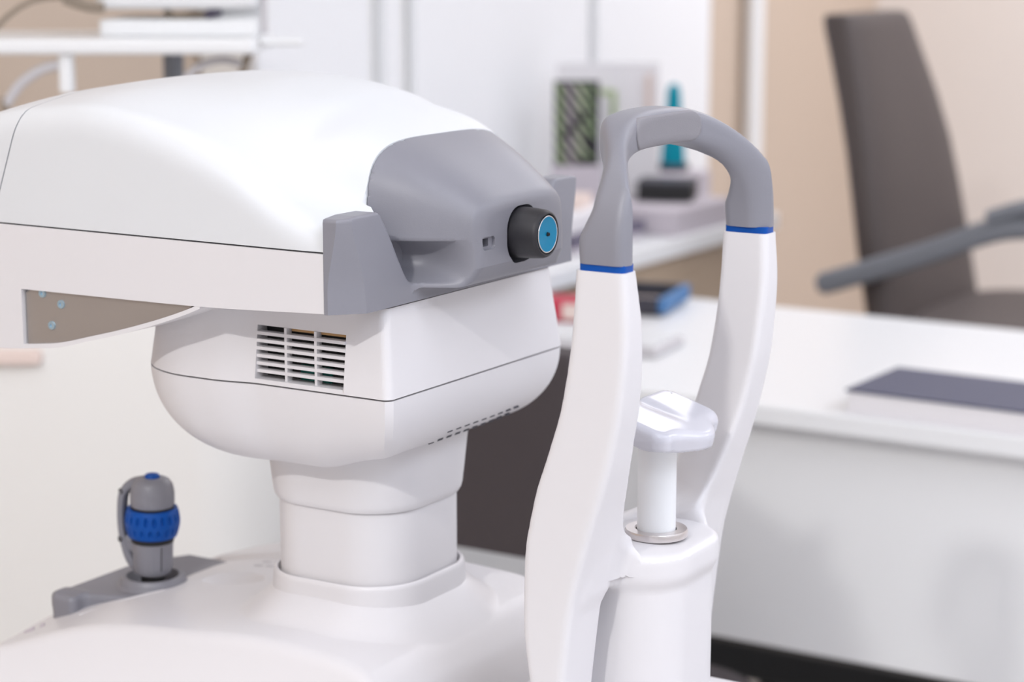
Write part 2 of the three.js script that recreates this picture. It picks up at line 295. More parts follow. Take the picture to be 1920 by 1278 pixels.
part('lower_shell', mergeGeometries([skin(rimRings, { crease: 20 }), contour((x, y, z) => {
  const plan = sideD(x, z);
  const tray = Math.max(plan, headBottom(x) - y);
  const pod = Math.max(plan, (podBottom(x) - y) * 0.95);
  // the pod is hollowed on both sides in front of x = -0.21: only a thin rim and a recessed core remain
  const core = Math.max(Math.abs(z) - 0.1485, podBottom(x) - y);
  const rear = Math.max(pod, x + 0.1985);
    const lower = Math.min(rear, core);
  return Math.max(Math.min(tray, lower), y - 0.358 + GAP, x - 0.077);
}, [-0.32, 0.255, -0.165], [0.085, 0.365, 0.165], 0.003)]), M.white, dev);
{ // recessed metal side plates with screws
  for (const s of [1, -1]) {
    const pts = []; pts.push([-0.1965, 0.3075], [-0.186, 0.314], [-0.03, 0.3185]);
    for (let x = -0.043; x >= -0.1965; x -= 0.01) pts.push([x, podBottom(x) + 0.0035]);
    pts.push([-0.1965, podBottom(-0.1965) + 0.0035]);
    const sh = new THREE.Shape(); pts.forEach(([x, y], i) => (i ? sh.lineTo(x, y) : sh.moveTo(x, y)));
    const g = boxUV(new THREE.ExtrudeGeometry(sh, { depth: 0.003, bevelEnabled: true, bevelSize: 0.0004, bevelThickness: 0.0004, bevelSegments: 1 }));
    g.translate(0, 0, s > 0 ? 0.1492 : -0.1522);
    const p = part('side_plate', g, M.zinc, dev, 'brushed metal side plate');
    for (const [x, y] of [[-0.180, 0.3085], [-0.162, 0.302], [-0.172, 0.2855]]) {
      const h = lathe([[0, 0.0004], [0.0012, 0.0004], [0.0013, 0.0012], [0.003, 0.0014], [0.0033, 0.0006], [0.0033, -0.001], [0, -0.001]], 20); h.rotateX(s * Math.PI / 2); h.translate(x, y, s * 0.1524);
      part('screw', h, M.screw, p);
    }
  }
}
// grey front: bar with wings, nose
const wingIn = curve([[0.318, 0.070], [0.3255, 0.072], [0.330, 0.083], [0.345, 0.0935], [0.363, 0.103], [0.384, 0.116]]);
const bezelD = (x, y, z) => {
  const az = Math.abs(z), cut = 0.1365 + sstep(0.33, 0.382, y) * 0.0085;
  const plan = Math.max(rectD(x, z, 0, 0, 0.0985, 0.156, 0.003), (x - 0.0985 + (az - cut) * 0.92) * 0.736);
  const lean = x - 0.0985 + (y - 0.317) * 0.05;
  const slabD = Math.max(plan, lean, 0.317 - y);
  const bar = Math.max(slabD, y - 0.326);
  const wing = smax(Math.max(smax(slabD, y - 0.3825 + Math.max(0, az - 0.142) * 0.12, 0.0025)), (wingIn(y) - az) * 0.85, 0.004);
  return Math.max(Math.min(bar, wing), 0.0775 - x);
};
const noseD = (x, y, z) => {
  const az = Math.abs(z), b = 0.358, w = headW(x), H = Math.max(0.02, headTop(x) - b), p = 4.2;
  const v = Math.max((y - b) / H, 0), upper = ((v ** p + (az / w) ** p) ** (1 / p) - 1) * Math.min(H, w) * 0.9;
  const lower = (az - w) * 0.8, reach = 1 - 0.92 * sstep(0.088, 0.139, x);           // below the crease the flank is scooped out, leaving a lip
  const scoop = Math.max((Math.hypot((y - 0.3445) / 0.0152, (az - w - 0.002) / (0.024 * reach)) - 1) * 0.012, y - 0.358, 0.079 - x);
  const body = smax(Math.max(y > 0.358 ? upper : lower, 0.3265 - y), -scoop, 0.002);
  const face = x - 0.1375 + Math.max(0, 0.340 - y) * 0.6;
  return smax(body, face, 0.006);
};
part('front_cover', contour((x, y, z) => {
  const nose = Math.max(noseD(x, y, z), 0.0686 - x);
  const d = y < 0.352 ? smin(bezelD(x, y, z), nose, 0.006) : Math.min(bezelD(x, y, z), nose);
  const hole = Math.max(rectD(y, z, 0.3575, 0.001, 0.0205, 0.021, 0.017), 0.112 - x);            // nozzle opening
  const slot = Math.max(rectD(y, z, 0.3565, 0.0478, 0.0028, 0.0045, 0.001), 0.118 - x);
  const dish = Math.max(rectD(y, z, 0.3560, 0.0455, 0.0046, 0.0078, 0.003), 0.1352 - x);
  return Math.max(d, -hole, -slot, -dish);
}, [0.062, 0.31, -0.165], [0.145, 0.435, 0.165], 0.0021), M.grey, dev, 'grey front cover with two side wings');
{
  const n = part('nozzle_barrel', lathe([[0, 0.0], [0.0187, 0.0], [0.0186, 0.008], [0.0178, 0.026], [0.0172, 0.0335], [0.0162, 0.036], [0.0149, 0.0368], [0.0143, 0.0366], [0.0140, 0.0352], [0.0136, 0.0352], [0, 0.0352]], 64).rotateZ(-Math.PI / 2).translate(0.1215, 0.3585, 0.001), M.rubber, dev, 'black rubber nozzle barrel');
  part('lens_disc', lathe([[0.0016, 0.0], [0.0124, 0.0], [0.0124, 0.0016], [0.0016, 0.0012], [0.0016, 0.0]], 48).rotateZ(-Math.PI / 2).translate(0.1567, 0.3585, 0.001), M.cyan, n, 'bright blue lens disc');
  part('lens_ring', boxUV(new THREE.TorusGeometry(0.0128, 0.00045, 10, 48)).rotateY(Math.PI / 2).translate(0.158, 0.3585, 0.001), M.steel, n);
  part('air_nozzle', lathe([[0.0005, 0], [0.0013, 0], [0.0013, 0.0026], [0.0005, 0.0027], [0.0005, 0]], 24).rotateZ(-Math.PI / 2).translate(0.1567, 0.3585, 0.001), M.black, n);
}
// body under the head --------------------------------------
const bodyPlan = (x, z, inset) => {                                              // rounded rear, crisp front corners
  const rear = rectD(x, z, -0.06, 0, 0.085 - inset, 0.124 - inset, 0.075), front = rectD(x, z, 0.02, 0, 0.0825 - inset, 0.118 - inset, 0.006);
  return smin(rear, front, 0.006);
};
part('body_housing', contour((x, y, z) => {
  const d = Math.max(bodyPlan(x, z, Math.max(0, y - 0.2535) * 0.115), 0.2535 + GAP - y, y - 0.3155);
  const vent = boxD(x, y, z, 0.0255, 0.2762, 0.118, 0.0385, 0.0190, 0.016);
  return Math.max(d, -vent);
}, [-0.155, 0.245, -0.135], [0.115, 0.325, 0.135], 0.003), M.white, dev);
{ // vent grille in the near flank: slats, mullions, things inside
  const zAt = (x) => { let z = 0.1; for (let i = 0; i < 30; i++) z -= bodyPlan(x, z, 0.0026) * 0.9; return z - 0.0004; };
  const bar = (x0, x1, y, h) => { const rs = []; for (let i = 0; i <= 8; i++) { const x = mix(x0, x1, i / 8), z = zAt(x); rs.push([[x, y - h, z], [x, y + h, z], [x, y + h, z - 0.006], [x, y - h, z - 0.006]]); } return skin(rs, { crease: 20 }); };
  const grille = part('vent_frame', bar(-0.0135, 0.0645, 0.2565, 0.0006), M.white, dev);
  for (let i = 1; i < 7; i++) part('slat', bar(-0.013, 0.064, 0.2572 + i * 0.0380 / 7, 0.00115), M.white, grille);
  for (const x of [0.0125, 0.0385]) { const z = zAt(x); part('mullion', boxUV(new THREE.BoxGeometry(0.0021, 0.038, 0.006)).translate(x, 0.2762, z - 0.0034), M.white, grille); }
  part('vent_interior', slab(-0.0128, 0.0638, 0.2573, 0.2951, 0.1023, 0.1028), M.black, dev);
  part('circuit_board', slab(0.018, 0.045, 0.2575, 0.2685, 0.1032, 0.1048), M.pcb, dev, 'green circuit board behind the vent');
  part('copper_strip', slab(0.014, 0.063, 0.2925, 0.2945, 0.1032, 0.109), M.copper, dev);
}
// lower bowl and collar
{
  const plan = (t) => {                                                          // body outline by direction
    const c = Math.cos(t), s = Math.sin(t); let r = 0.1; for (let i = 0; i < 40; i++) r -= bodyPlan(-0.01 + r * c, r * s, 0) * 0.7; return [-0.01 + r * c, r * s];
  };
  const col = (t, h, r) => { const c = Math.cos(t), s = Math.sin(t); let q = 0.06; for (let i = 0; i < 40; i++) q -= rectD(q * c, q * s, 0, 0, h, h, r) * 0.7; return [q * c, q * s]; };
  const K = 160, rings = [], A = []; for (let j = 0; j < K; j++) { const t = -j / K * 2 * Math.PI; A.push([plan(t), col(t, 0.0655, 0.046)]); }
  const Y0 = 0.2535 - GAP, NS = 26;
  rings.push(A.map(([p]) => [p[0], Y0, p[1]]));
  for (let i = 1; i <= NS; i++) {
    const a = i / NS * Math.PI / 2, d = Math.sin(a);
    rings.push(A.map(([p, c], j) => {
      const t = -j / K * 2 * Math.PI, ct = Math.cos(t), fr = sstep(0.2, 0.9, ct), re = sstep(0.2, 0.9, -ct);
      const depth = 0.0665 - 0.0165 * fr + 0.004 * re, r = Math.cos(a) ** (0.88 - 0.16 * fr);
      return [mix(c[0], p[0], r), Y0 - depth * d, mix(c[1], p[1], r)];
    }));
  }
  part('lower_bowl', skin(rings, { crease: 30 }), M.white, dev);
  const bowl = dev.children[dev.children.length - 1];
  for (let r = 0; r < 3; r++) for (let i = 0; i < 9; i++) {                        // three rows of small slots low on the front of the bowl
    const x = 0.0915 - r * 0.0055, q = (x - 0.0655) / 0.037, y = Y0 - 0.050 * Math.sqrt(1 - (q ** (1 / 0.72)) ** 2);
    const v = part('vent_slot', rbox(0.0016, 0.0012, 0.0062, 0.0003, 1), M.dark, bowl); v.position.set(x - 0.0003, y + 0.0001, 0.026 - i * 0.0115 + r * 0.004); v.rotation.z = -0.8;
  }
  const cr = []; for (const [y, h, r] of [[0.220, 0.083, 0.055], [0.211, 0.0745, 0.052], [0.203, 0.0700, 0.049], [0.195, 0.0678, 0.047], [0.187, 0.0670, 0.0465], [0.168, 0.0650, 0.0445], [0.157, 0.0638, 0.0435], [0.1535, 0.0630, 0.043], [0.1508, 0.0615, 0.042], [0.1502, 0.059, 0.04]]) { const o = []; for (let j = 0; j < K; j++) { const q = col(-j / K * 2 * Math.PI, h, r); o.push([q[0], y, q[1]]); } cr.push(o); }
  part('collar', skin(cr, { crease: 40 }), M.white, dev);
  const rg = []; for (const [y, h] of [[0.06, 0.0676], [0.075, 0.0664], [0.0925, 0.0652], [0.0950, 0.0645], [0.0962, 0.0632], [0.0958, 0.0617], [0.090, 0.0611]]) { const o = []; for (let j = 0; j < K; j++) { const q = col(-j / K * 2 * Math.PI, h, h - 0.0200); o.push([q[0], y + 0.012 * (q[0] - 0.03) * (y > 0.07 ? 1 : 0), q[1]]); } rg.push(o); }
  part('neck_ring', skin(rg, { crease: 45 }), M.white, dev);
  const nr = []; for (const y of [0.15, 0.076]) { const o = []; for (let j = 0; j < K; j++) { const q = col(-j / K * 2 * Math.PI, 0.0595, 0.040); o.push([q[0], y, q[1]]); } nr.push(o); }
  part('neck', skin(nr), M.white, dev);
}
// base ----------------------------------------------------
const baseTop = curve([[-0.40, -0.046], [-0.33, -0.008], [-0.28, 0.0185], [-0.24, 0.034], [-0.2, 0.045], [-0.15, 0.0535], [-0.1, 0.0585], [0, 0.066], [0.05, 0.0640], [0.082, 0.0585], [0.102, 0.044], [0.12, 0.018], [0.14, -0.012]]);
const baseH = (x, z) => baseTop(x) - 0.0065 * sstep(0.05, 0.115, Math.abs(z)) * sstep(-0.15, -0.25, x) + 0.0035 * sstep(-0.078, -0.083, z) * sstep(0.02, -0.03, x);
part('base_housing', contour((x, y, z) => {
  const az = Math.abs(z), rr = Math.max(0, rectD(x, z, 0, 0, 0.0650, 0.0650, 0.044));
  const h = baseH(x, z) + 0.005 * Math.exp(-((rr / 0.007) ** 1.2)) + 0.0125 * (1 - sstep(0.001, 0.027, rr));
  const apron = (az - 0.1215 - (0.066 - y) * 0.55) * 0.86, front = x - 0.117 - (0.06 - y) * 0.08;
  const dish = Math.hypot((x + 0.150) / 1.7, (y - 0.060) * 1.6, z + 0.012) - 0.021;                                      // thumb dish beside the joystick plate
  return Math.max(smax(smax((y - h) * 0.85, apron, 0.007), front, 0.012), -dish, -0.028 - y, -0.2815 - x - Math.max(0, 0.012 - y) * 0.1);
}, [-0.30, -0.032, -0.185], [0.135, 0.098, 0.185], 0.003), M.white, dev);
part('base_chassis', mergeGeometries([rbox(0.38, 0.030, 0.24, 0.004).translate(-0.08, -0.020, 0), rbox(0.24, 0.045, 0.244, 0.006).translate(0.19, -0.0125, 0)]), M.white, dev);
{
  const on = (x, z, up = 0) => [x, baseH(x, z) + up, z];
  part('ridge', sweep([on(-0.224, 0.083, 0.0002), on(-0.20, 0.052, 0.0002), on(-0.183, 0.027, 0.0002)], [0.0006, 0.0011], { side: [0.8, 0, 0.6], steps: 12, k: 12 }), M.white, dev);
  for (const [x, z, w] of [[-0.2635, 0.0985, 0.009], [-0.2560, 0.0915, 0.004]]) { const m = part('label_mark', rbox(w, 0.0008, 0.010, 0.0002, 1), M.lilac, dev); m.position.set(...on(x, z, 0.0003)); m.rotation.set(0, 0.75, 0.42); }
  for (let r = 0; r < 2; r++) for (let i = 0; i < 6; i++) { const x = -0.150 + i * 0.012, z = -0.052 - r * 0.012, m = part('printed_mark', rbox(0.008 - (i % 3) * 0.0015, 0.0004, 0.0032, 0.0001, 1), M.greyTube, dev); m.position.set(...on(x, z, 0.0003)); m.rotation.z = 0.1; }
}
// joystick --------------------------------------------------
{
  const jp = part('joystick_plate', contour((x, y, z) => {
    const poly = Math.max(-0.262 - x + Math.max(0, -z - 0.03) * 0.6, x + 0.164 - Math.max(0, -z) * 0.1 + Math.max(0, z) * 0.30, (z - 0.066 + (x + 0.25) * 0.35) * 0.94, -0.07 - z);
    const top = Math.max(smax(poly, y - 0.0455, 0.004), 0.036 - y);
    const lip = Math.max(boxD(x, y, z, -0.2495, 0.032, 0.066, 0.0125, 0.0145, 0.010, 0.006), y - 0.0455);
    const ringOut = Math.max(Math.hypot(x + 0.2085, z - 0.012) - 0.0268 + Math.max(0, y - 0.05) * 0.5, y - 0.0535, 0.036 - y), hole = Math.max(Math.hypot(x + 0.2085, z - 0.012) - 0.0222 + Math.max(0, 0.056 - y) * 0.3, 0.0420 - y);
    return Math.max(smin(smin(top, lip, 0.006), ringOut, 0.005), -hole);
  }, [-0.275, 0.018, -0.08], [-0.15, 0.06, 0.118], 0.002), M.grey, dev, 'grey joystick plate');
  const J = [-0.2085, 0.0455, 0.012], at = (g) => g.rotateZ(-0.03).translate(...J);
  const js = part('joystick', at(lathe([[0, 0.007], [0.010, 0.0075], [0.0145, 0.0105], [0.0160, 0.016], [0.0164, 0.03], [0.0167, 0.0395], [0, 0.0395]])), M.grey, dev, 'grey joystick with blue turning ring');
  part('shaft', at(lathe([[0, -0.004], [0.0095, -0.004], [0.0095, 0.01], [0, 0.01]])), M.black, js);
  part('seal', at(lathe([[0, 0.037], [0.0172, 0.037], [0.0176, 0.041], [0.0176, 0.066], [0.0168, 0.068], [0, 0.068]])), M.black, js);
  part('cap', at(lathe([[0, 0.0665], [0.0172, 0.0665], [0.0179, 0.069], [0.0178, 0.078], [0.0165, 0.0845], [0.0135, 0.0885], [0.009, 0.0903], [0, 0.091]])), M.grey, js);
  part('button', at(lathe([[0, 0.089], [0.0062, 0.089], [0.0062, 0.0915], [0.0052, 0.0931], [0.0028, 0.0938], [0, 0.094]]).translate(0.001, 0, 0.001)), M.blue, js, 'blue push button on top');
  const g = contour((x, y, z) => {                                               // ring with two rows of finger flutes
    const r = Math.hypot(x, z), a = Math.atan2(z, x), prof = curve0(y); let d = Math.max(r - prof, 0.0415 - y, y - 0.0650) * 0.9;
    const cellA = Math.PI * 2 / 20, row = y > 0.0525 ? 0 : 1, aa = ((a + row * cellA / 2) % cellA + cellA) % cellA - cellA / 2, yy = y - (row ? 0.0465 : 0.0580);
    d = Math.max(d, -(Math.hypot(aa * 0.021 / 0.55, yy / 1.5, (r - 0.0222) * 1.1) - 0.0028)); return Math.max(d, 0.0172 - r);
  }, [-0.024, 0.038, -0.024], [0.024, 0.069, 0.024], 0.001);
  part('turning_ring', at(g), M.blue, js, 'fluted blue turning ring');
  const D = [-0.94, 0, 0.34], sp = (d, y) => [D[0] * d, y, D[2] * d];
  part('guard', at(mergeGeometries([sweep([sp(0.008, 0.086), sp(0.0175, 0.0835), sp(0.0238, 0.076), sp(0.0257, 0.063), sp(0.0252, 0.046), sp(0.0225, 0.032), sp(0.0185, 0.021), sp(0.0115, 0.0125)], (t) => [0.0044 - 0.0012 * Math.sin(Math.PI * t), 0.0066], { side: [0.34, 0, 0.94], n: 3.2, steps: 44 }),
    sweep([sp(0.012, 0.030), sp(0.018, 0.033), sp(0.0235, 0.036)], [0.0065, 0.0058], { side: [0.34, 0, 0.94], n: 3 , steps: 10 })])), M.grey, js);
  for (const [d, y] of [[0.0205, 0.0775], [0.0215, 0.0375]]) part('screw', at(lathe([[0, 0.0002], [0.0015, 0.0002], [0.0019, 0.001], [0.0026, 0.001], [0.0026, -0.001], [0, -0.001]], 18).rotateX(Math.PI / 2).translate(0, 0, 0.0066).rotateY(-0.347).translate(...sp(d, y))), M.black, js);
  for (const a of [0.62, 1.15]) { const s2 = sweep([[0.0166 * Math.sin(a), 0.035, 0.0166 * Math.cos(a)], [0.0163 * Math.sin(a), 0.025, 0.0163 * Math.cos(a)], [0.0160 * Math.sin(a), 0.015, 0.0160 * Math.cos(a)]], [0.0004, a < 1 ? 0.0012 : 0.0003], { side: [Math.cos(a), 0, -Math.sin(a)], steps: 8, k: 10 }); part(a < 1 ? 'grip_ridge' : 'seam', at(s2), a < 1 ? M.grey : M.black, js); }
}
function curve0(y) { const t = clamp((y - 0.0415) / 0.0235); return 0.0182 + 0.0037 * Math.sin(Math.PI * clamp(0.12 + t * 0.76)) + 0.0006 * t; }
// head and chin rest frame ---------------------------------------
const armR = curve([[0, 0.228], [0.06, 0.214], [0.085, 0.2095], [0.115, 0.2065], [0.155, 0.207], [0.2, 0.2145], [0.234, 0.2255], [0.266, 0.235], [0.315, 0.2425], [0.36, 0.2455]]);
const armF = curve([[0, 0.230], [0.05, 0.235], [0.10, 0.2405], [0.130, 0.2445], [0.150, 0.2490], [0.187, 0.2595], [0.21, 0.2665], [0.235, 0.2730], [0.275, 0.2805], [0.32, 0.2835], [0.36, 0.281]]);
const inRear = curve([[0.128, 0.03], [0.15, 0.05], [0.158, 0.08], [0.17, 0.095], [0.2, 0.1], [0.36, 0.0965]]);
const inFront = curve([[0.128, 0.01], [0.152, 0.02], [0.160, 0.040], [0.17, 0.056], [0.18, 0.064], [0.2, 0.072], [0.236, 0.081], [0.29, 0.0865], [0.36, 0.0965]]);
const frameD = (x, y, z) => {
  const az = Math.abs(z), F = armF(y), Rr = armR(y), u = clamp((x - Rr) / (F - Rr), -0.2, 1.2);
  const xr = Math.max((x - F) * 0.92, (Rr - x) * 0.92);
  const inner = y > 0.138 ? (mix(inRear(y), inFront(y), u) - az) * 0.7 : 0.070 - az;
  const arm = smax(smax(xr, az - 0.1158, 0.006), inner, 0.006);
  const plat = smax(smax(rectD(x, z, 0.235, 0, 0.0465, 0.0535, 0.036), y - 0.1535, 0.005), 0.131 - y, 0.008);
  const web = smax(boxD(x, y, z, 0.225, 0.1435, 0, 0.0165, 0.0105, 0.098, 0.003), y - 0.1535, 0.003);
  let d = smin(smin(arm, plat, 0.020), web, 0.014);
  const col = Math.max(rectD(x, z, 0.2310, 0, 0.0478, 0.0515, 0.036), y - 0.145, -y);
  d = smin(d, col, 0.008);
  const back = Math.max(boxD(x, y, z, 0.212, 0.065, 0, 0.008, 0.075, 0.10), -y);
  d = Math.min(d, back);
  const seat = Math.max(rectD(x, z, 0.252, 0, 0.042, 0.046, 0.03), 0.1530 - y, y - 0.175);
  return Math.max(smax(d, -seat, 0.008), y - 0.3556, 0.009 - y);
};
part('rest_frame', contour(frameD, [0.185, 0.0, -0.125], [0.295, 0.365, 0.125], 0.0026), M.white, dev, 'white frame of the chin and forehead rest');
for (const s of [1, -1]) {
  const g = []; for (const y of [0.3548, 0.3603]) g.push(ring([0.2635, y, s * 0.106], [1, 0, 0], [0, 0, -1], 0.0166, 0.0085, 5, 40));
  part('blue_band', skin(g), M.blue, dev, 'thin blue band round the upright');
}
const archD = (x, y, z) => {
  const az = Math.abs(z), b = 0.3600, v = Math.max(y - b, 0);
  const xf = 0.2495 + 0.0315 * clamp(az / 0.104) ** 3, t = clamp(az / 0.1), ux = clamp((x - 0.245) / 0.034), n = mix(2.7, 3.3, ux);
  const o = ((az / 0.1155) ** 2.45 + (v / 0.0905) ** 2.45) ** (1 / 2.45), i = ((az / mix(0.0965, 0.094, ux)) ** n + (v / 0.0645) ** n) ** (1 / n);
  const dO = (o - 1) * 0.088, dI = (1 - i) * 0.062;
  const bulge = curveBulge(y);
  const xr = mix(0.2225, bulge, sstep(0.35, 1.0, t));
  const q = Math.max((x - xf) * 0.9, (xr - x) * 0.9);
  return Math.max(smax(smax(dO, dI, 0.004), q, 0.008), b - y);
};
const bulgeC = curve([[0.36, 0.246], [0.374, 0.2450], [0.384, 0.2485], [0.396, 0.2525], [0.415, 0.2530], [0.43, 0.2530], [0.45, 0.252]]);
function curveBulge(y) { return bulgeC(y); }
const arch = part('forehead_rest', contour(archD, [0.21, 0.352, -0.125], [0.292, 0.458, 0.125], 0.0021), M.grey, dev, 'grey arched forehead rest');
{
  const c = contour((x, y, z) => { const a = rectD(y, z, 0.4360, 0.0, 0.0108, 0.047, 0.0105), xf = 0.2495 + 0.0315 * clamp(Math.abs(z) / 0.104) ** 3; return smax(Math.max(a, xf - 0.010 - x), archD(x, y, z) - 0.0009, 0.0014); }, [0.235, 0.42, -0.052], [0.275, 0.452, 0.052], 0.0014);
  part('forehead_pad', c, M.padGrey, arch, 'soft grey forehead pad');
}
{
  const cup = contour((x, y, z) => {
    const az = Math.abs(z);
    let plan = smin(rectD(x, z, 0.2520, 0, 0.0235, 0.045, 0.012), Math.hypot((x - 0.262) * 0.9, z) - 0.024, 0.012);
    const top = 0.2480 - 0.0165 * clamp((x - 0.234) / 0.054, -0.1, 1.1) - 0.0018 * Math.exp(-((az / 0.007) ** 2)) * sstep(0.28, 0.235, x);
    const bottom = 0.2200 + 0.004 * sstep(0.02, 0.045, az) + 0.008 * sstep(0.262, 0.232, x);
    return smax(smax(plan + Math.max(0, 0.230 - y) * 0.2, (y - top) * 0.9, 0.006), bottom - y, 0.002);
  }, [0.22, 0.215, -0.055], [0.295, 0.255, 0.055], 0.0022);
  const c = part('chin_rest', cup, M.chinWhite, dev, 'glossy pale chin rest');
  part('paper_pin', lathe([[0, 0], [0.0016, 0], [0.0016, 0.0025], [0, 0.003]], 12).translate(0.2375, 0.2440, -0.036), M.dark, c);
  part('chin_post', lathe([[0, 0.145], [0.0135, 0.145], [0.0135, 0.228], [0, 0.226]], 56).translate(0.2465, 0, 0), M.lam, dev);
  part('post_washer', lathe([[0.0142, 0.1532], [0.0219, 0.1532], [0.0221, 0.1568], [0.0214, 0.1582], [0.0152, 0.1585], [0.0142, 0.1577], [0.0142, 0.1532]], 64).translate(0.2465, 0, 0), M.steel, dev, 'polished metal washer round the post');
}

// ------------------------------------------------------------------ instrument table under the device
{
  const t = thing('instrument_table', 'white instrument table carrying the eye examination device', 'table', [0, FLOOR, 0]);
  part('table_top', plate([[0.31, -0.13], [0.31, 0.34], [-0.34, 0.34], [-0.34, 0.06], [-0.2, -0.13]], 0.03, 0.004, -FLOOR - 0.0652), M.lam, t);
  part('column', rbox(0.11, 0.585, 0.09, 0.02).translate(-0.1, 0.06 + 0.29, 0.08), M.lam, t);
  part('foot', rbox(0.6, 0.06, 0.42, 0.02).translate(-0.1, 0.03, 0.08), M.lam, t);
}

// ------------------------------------------------------------------ desk behind
{
  const t = thing('office_desk', 'long white office desk with a hanging front panel, behind the device', 'desk', [0, FLOOR, -1.375]);
  const h = -FLOOR;
  part('desk_top', rbox(1.75, 0.026, 0.66, 0.004).translate(0.165, h - 0.013, 0), M.lam, t);
  part('modesty_panel', rbox(1.62, 0.30, 0.018, 0.003).translate(0.155, h - 0.026 - 0.148, 0.28), M.lam, t);
  part('cable_tray', rbox(1.58, 0.055, 0.07, 0.006).translate(0.16, 0.178, -0.26), M.black, t, 'black cable channel hung at the back of the desk');
  for (const x of [-0.66, 0.98]) part('desk_leg', rbox(0.04, h - 0.03, 0.58, 0.006).translate(x, (h - 0.028) / 2, -0.01), M.lam, t);
}
{
  const b = thing('closed_book', 'thick navy covered book with white page block lying on the desk', 'book', [0.12, 0, -1.128], R(-2));
  part('page_block', rbox(0.325, 0.024, 0.148, 0.002).translate(0, 0.0145, 0), M.paper, b);
  part('front_cover', rbox(0.335, 0.003, 0.16, 0.001).translate(0.001, 0.0280, -0.004), M.navy, b, 'navy blue cover');
  part('back_cover', rbox(0.335, 0.003, 0.156, 0.001).translate(0.001, 0.0015, 0), M.paper, b);
}
{ // blue open tray on the desk, mostly behind the near upright
  const t = thing('desk_tray', 'small open blue and black tray on the desk behind the frame', 'tray', [-0.615, 0, -1.58], R(12));
  part('tray_base', rbox(0.12, 0.006, 0.14, 0.002).translate(0, 0.003, 0), M.dark, t);
  for (const [w, d, x, z, m] of [[0.012, 0.15, 0.062, 0, M.trayBlue], [0.012, 0.15, -0.062, 0, M.trayBlue], [0.112, 0.012, 0, 0.07, M.dark], [0.112, 0.012, 0, -0.07, M.dark]]) part('tray_side', rbox(w, 0.024, d, 0.003).translate(x, 0.017, z), m, t);
  single('notepad', rbox(0.06, 0.012, 0.07, 0.002), M.pink, 'cream notepad lying in the blue desk tray', 'notepad', [-0.615, 0.0066, -1.58], R(12));
}
{
  const t = thing('red_case', 'small red case with a pale label on the desk behind the device head', 'case', [-0.655, 0, -1.43], R(20));
  part('case_body', rbox(0.12, 0.034, 0.07, 0.01, 3).translate(0, 0.017, 0), M.red, t);
  part('label', rbox(0.042, 0.024, 0.003, 0.001).translate(0.022, 0.018, 0.0345), M.pink, t);
}
{
  const k = thing('keyboard', 'pale grey keyboard lying on the left end of the desk', 'keyboard', [-0.54, 0, -1.27], R(6));
  part('case', rbox(0.28, 0.014, 0.11, 0.005).translate(0, 0.007, 0), M.greyTube, k);
  for (let r = 0; r < 4; r++) for (let c = 0; c < 12; c++) part('key', new THREE.BoxGeometry(0.0185, 0.005, 0.0195), M.lam, k).position.set(-0.121 + c * 0.022, 0.016, -0.036 + r * 0.024);
}

// ------------------------------------------------------------------ side counter, cupboard, pipe on the left wall
{
  const c = thing('side_counter', 'low white topped counter with tan front along the left wall', 'counter', [-0.90, FLOOR, -1.73]);
  const h = -FLOOR + 0.055;
  part('counter_top', rbox(0.36, 0.032, 1.28, 0.004).translate(-0.01, h - 0.016, 0), M.lam, c);
  part('counter_body', rbox(0.32, h - 0.034, 1.24, 0.003).translate(-0.01, (h - 0.033) / 2, 0), M.tan, c);
}
{
  const c = thing('tall_cupboard', 'tall white cupboard with three plain doors along the left wall', 'cupboard', [-1.165, FLOOR, -2.04]);
  part('carcass', rbox(0.09, 2.5, 1.56, 0.003).translate(0, 1.25, 0), M.cream, c);
  for (const [z0, z1] of [[-1.262, -1.56], [-1.69, -2.287], [-2.318, -2.815]]) part('door', rbox(0.02, 2.46, Math.abs(z1 - z0), 0.004).translate(0.0555, 1.25, (z0 + z1) / 2 + 2.04), M.door, c);
  part('door_post', rbox(0.024, 2.46, 0.05, 0.004).translate(0.056, 1.25, -1.622 + 2.04), M.door, c);
}
struct('trim_1', lathe([[0, FLOOR], [0.022, FLOOR], [0.022, CEILING], [0, CEILING]], 24).translate(X0 + 0.03, 0, -3.23), M.lam);
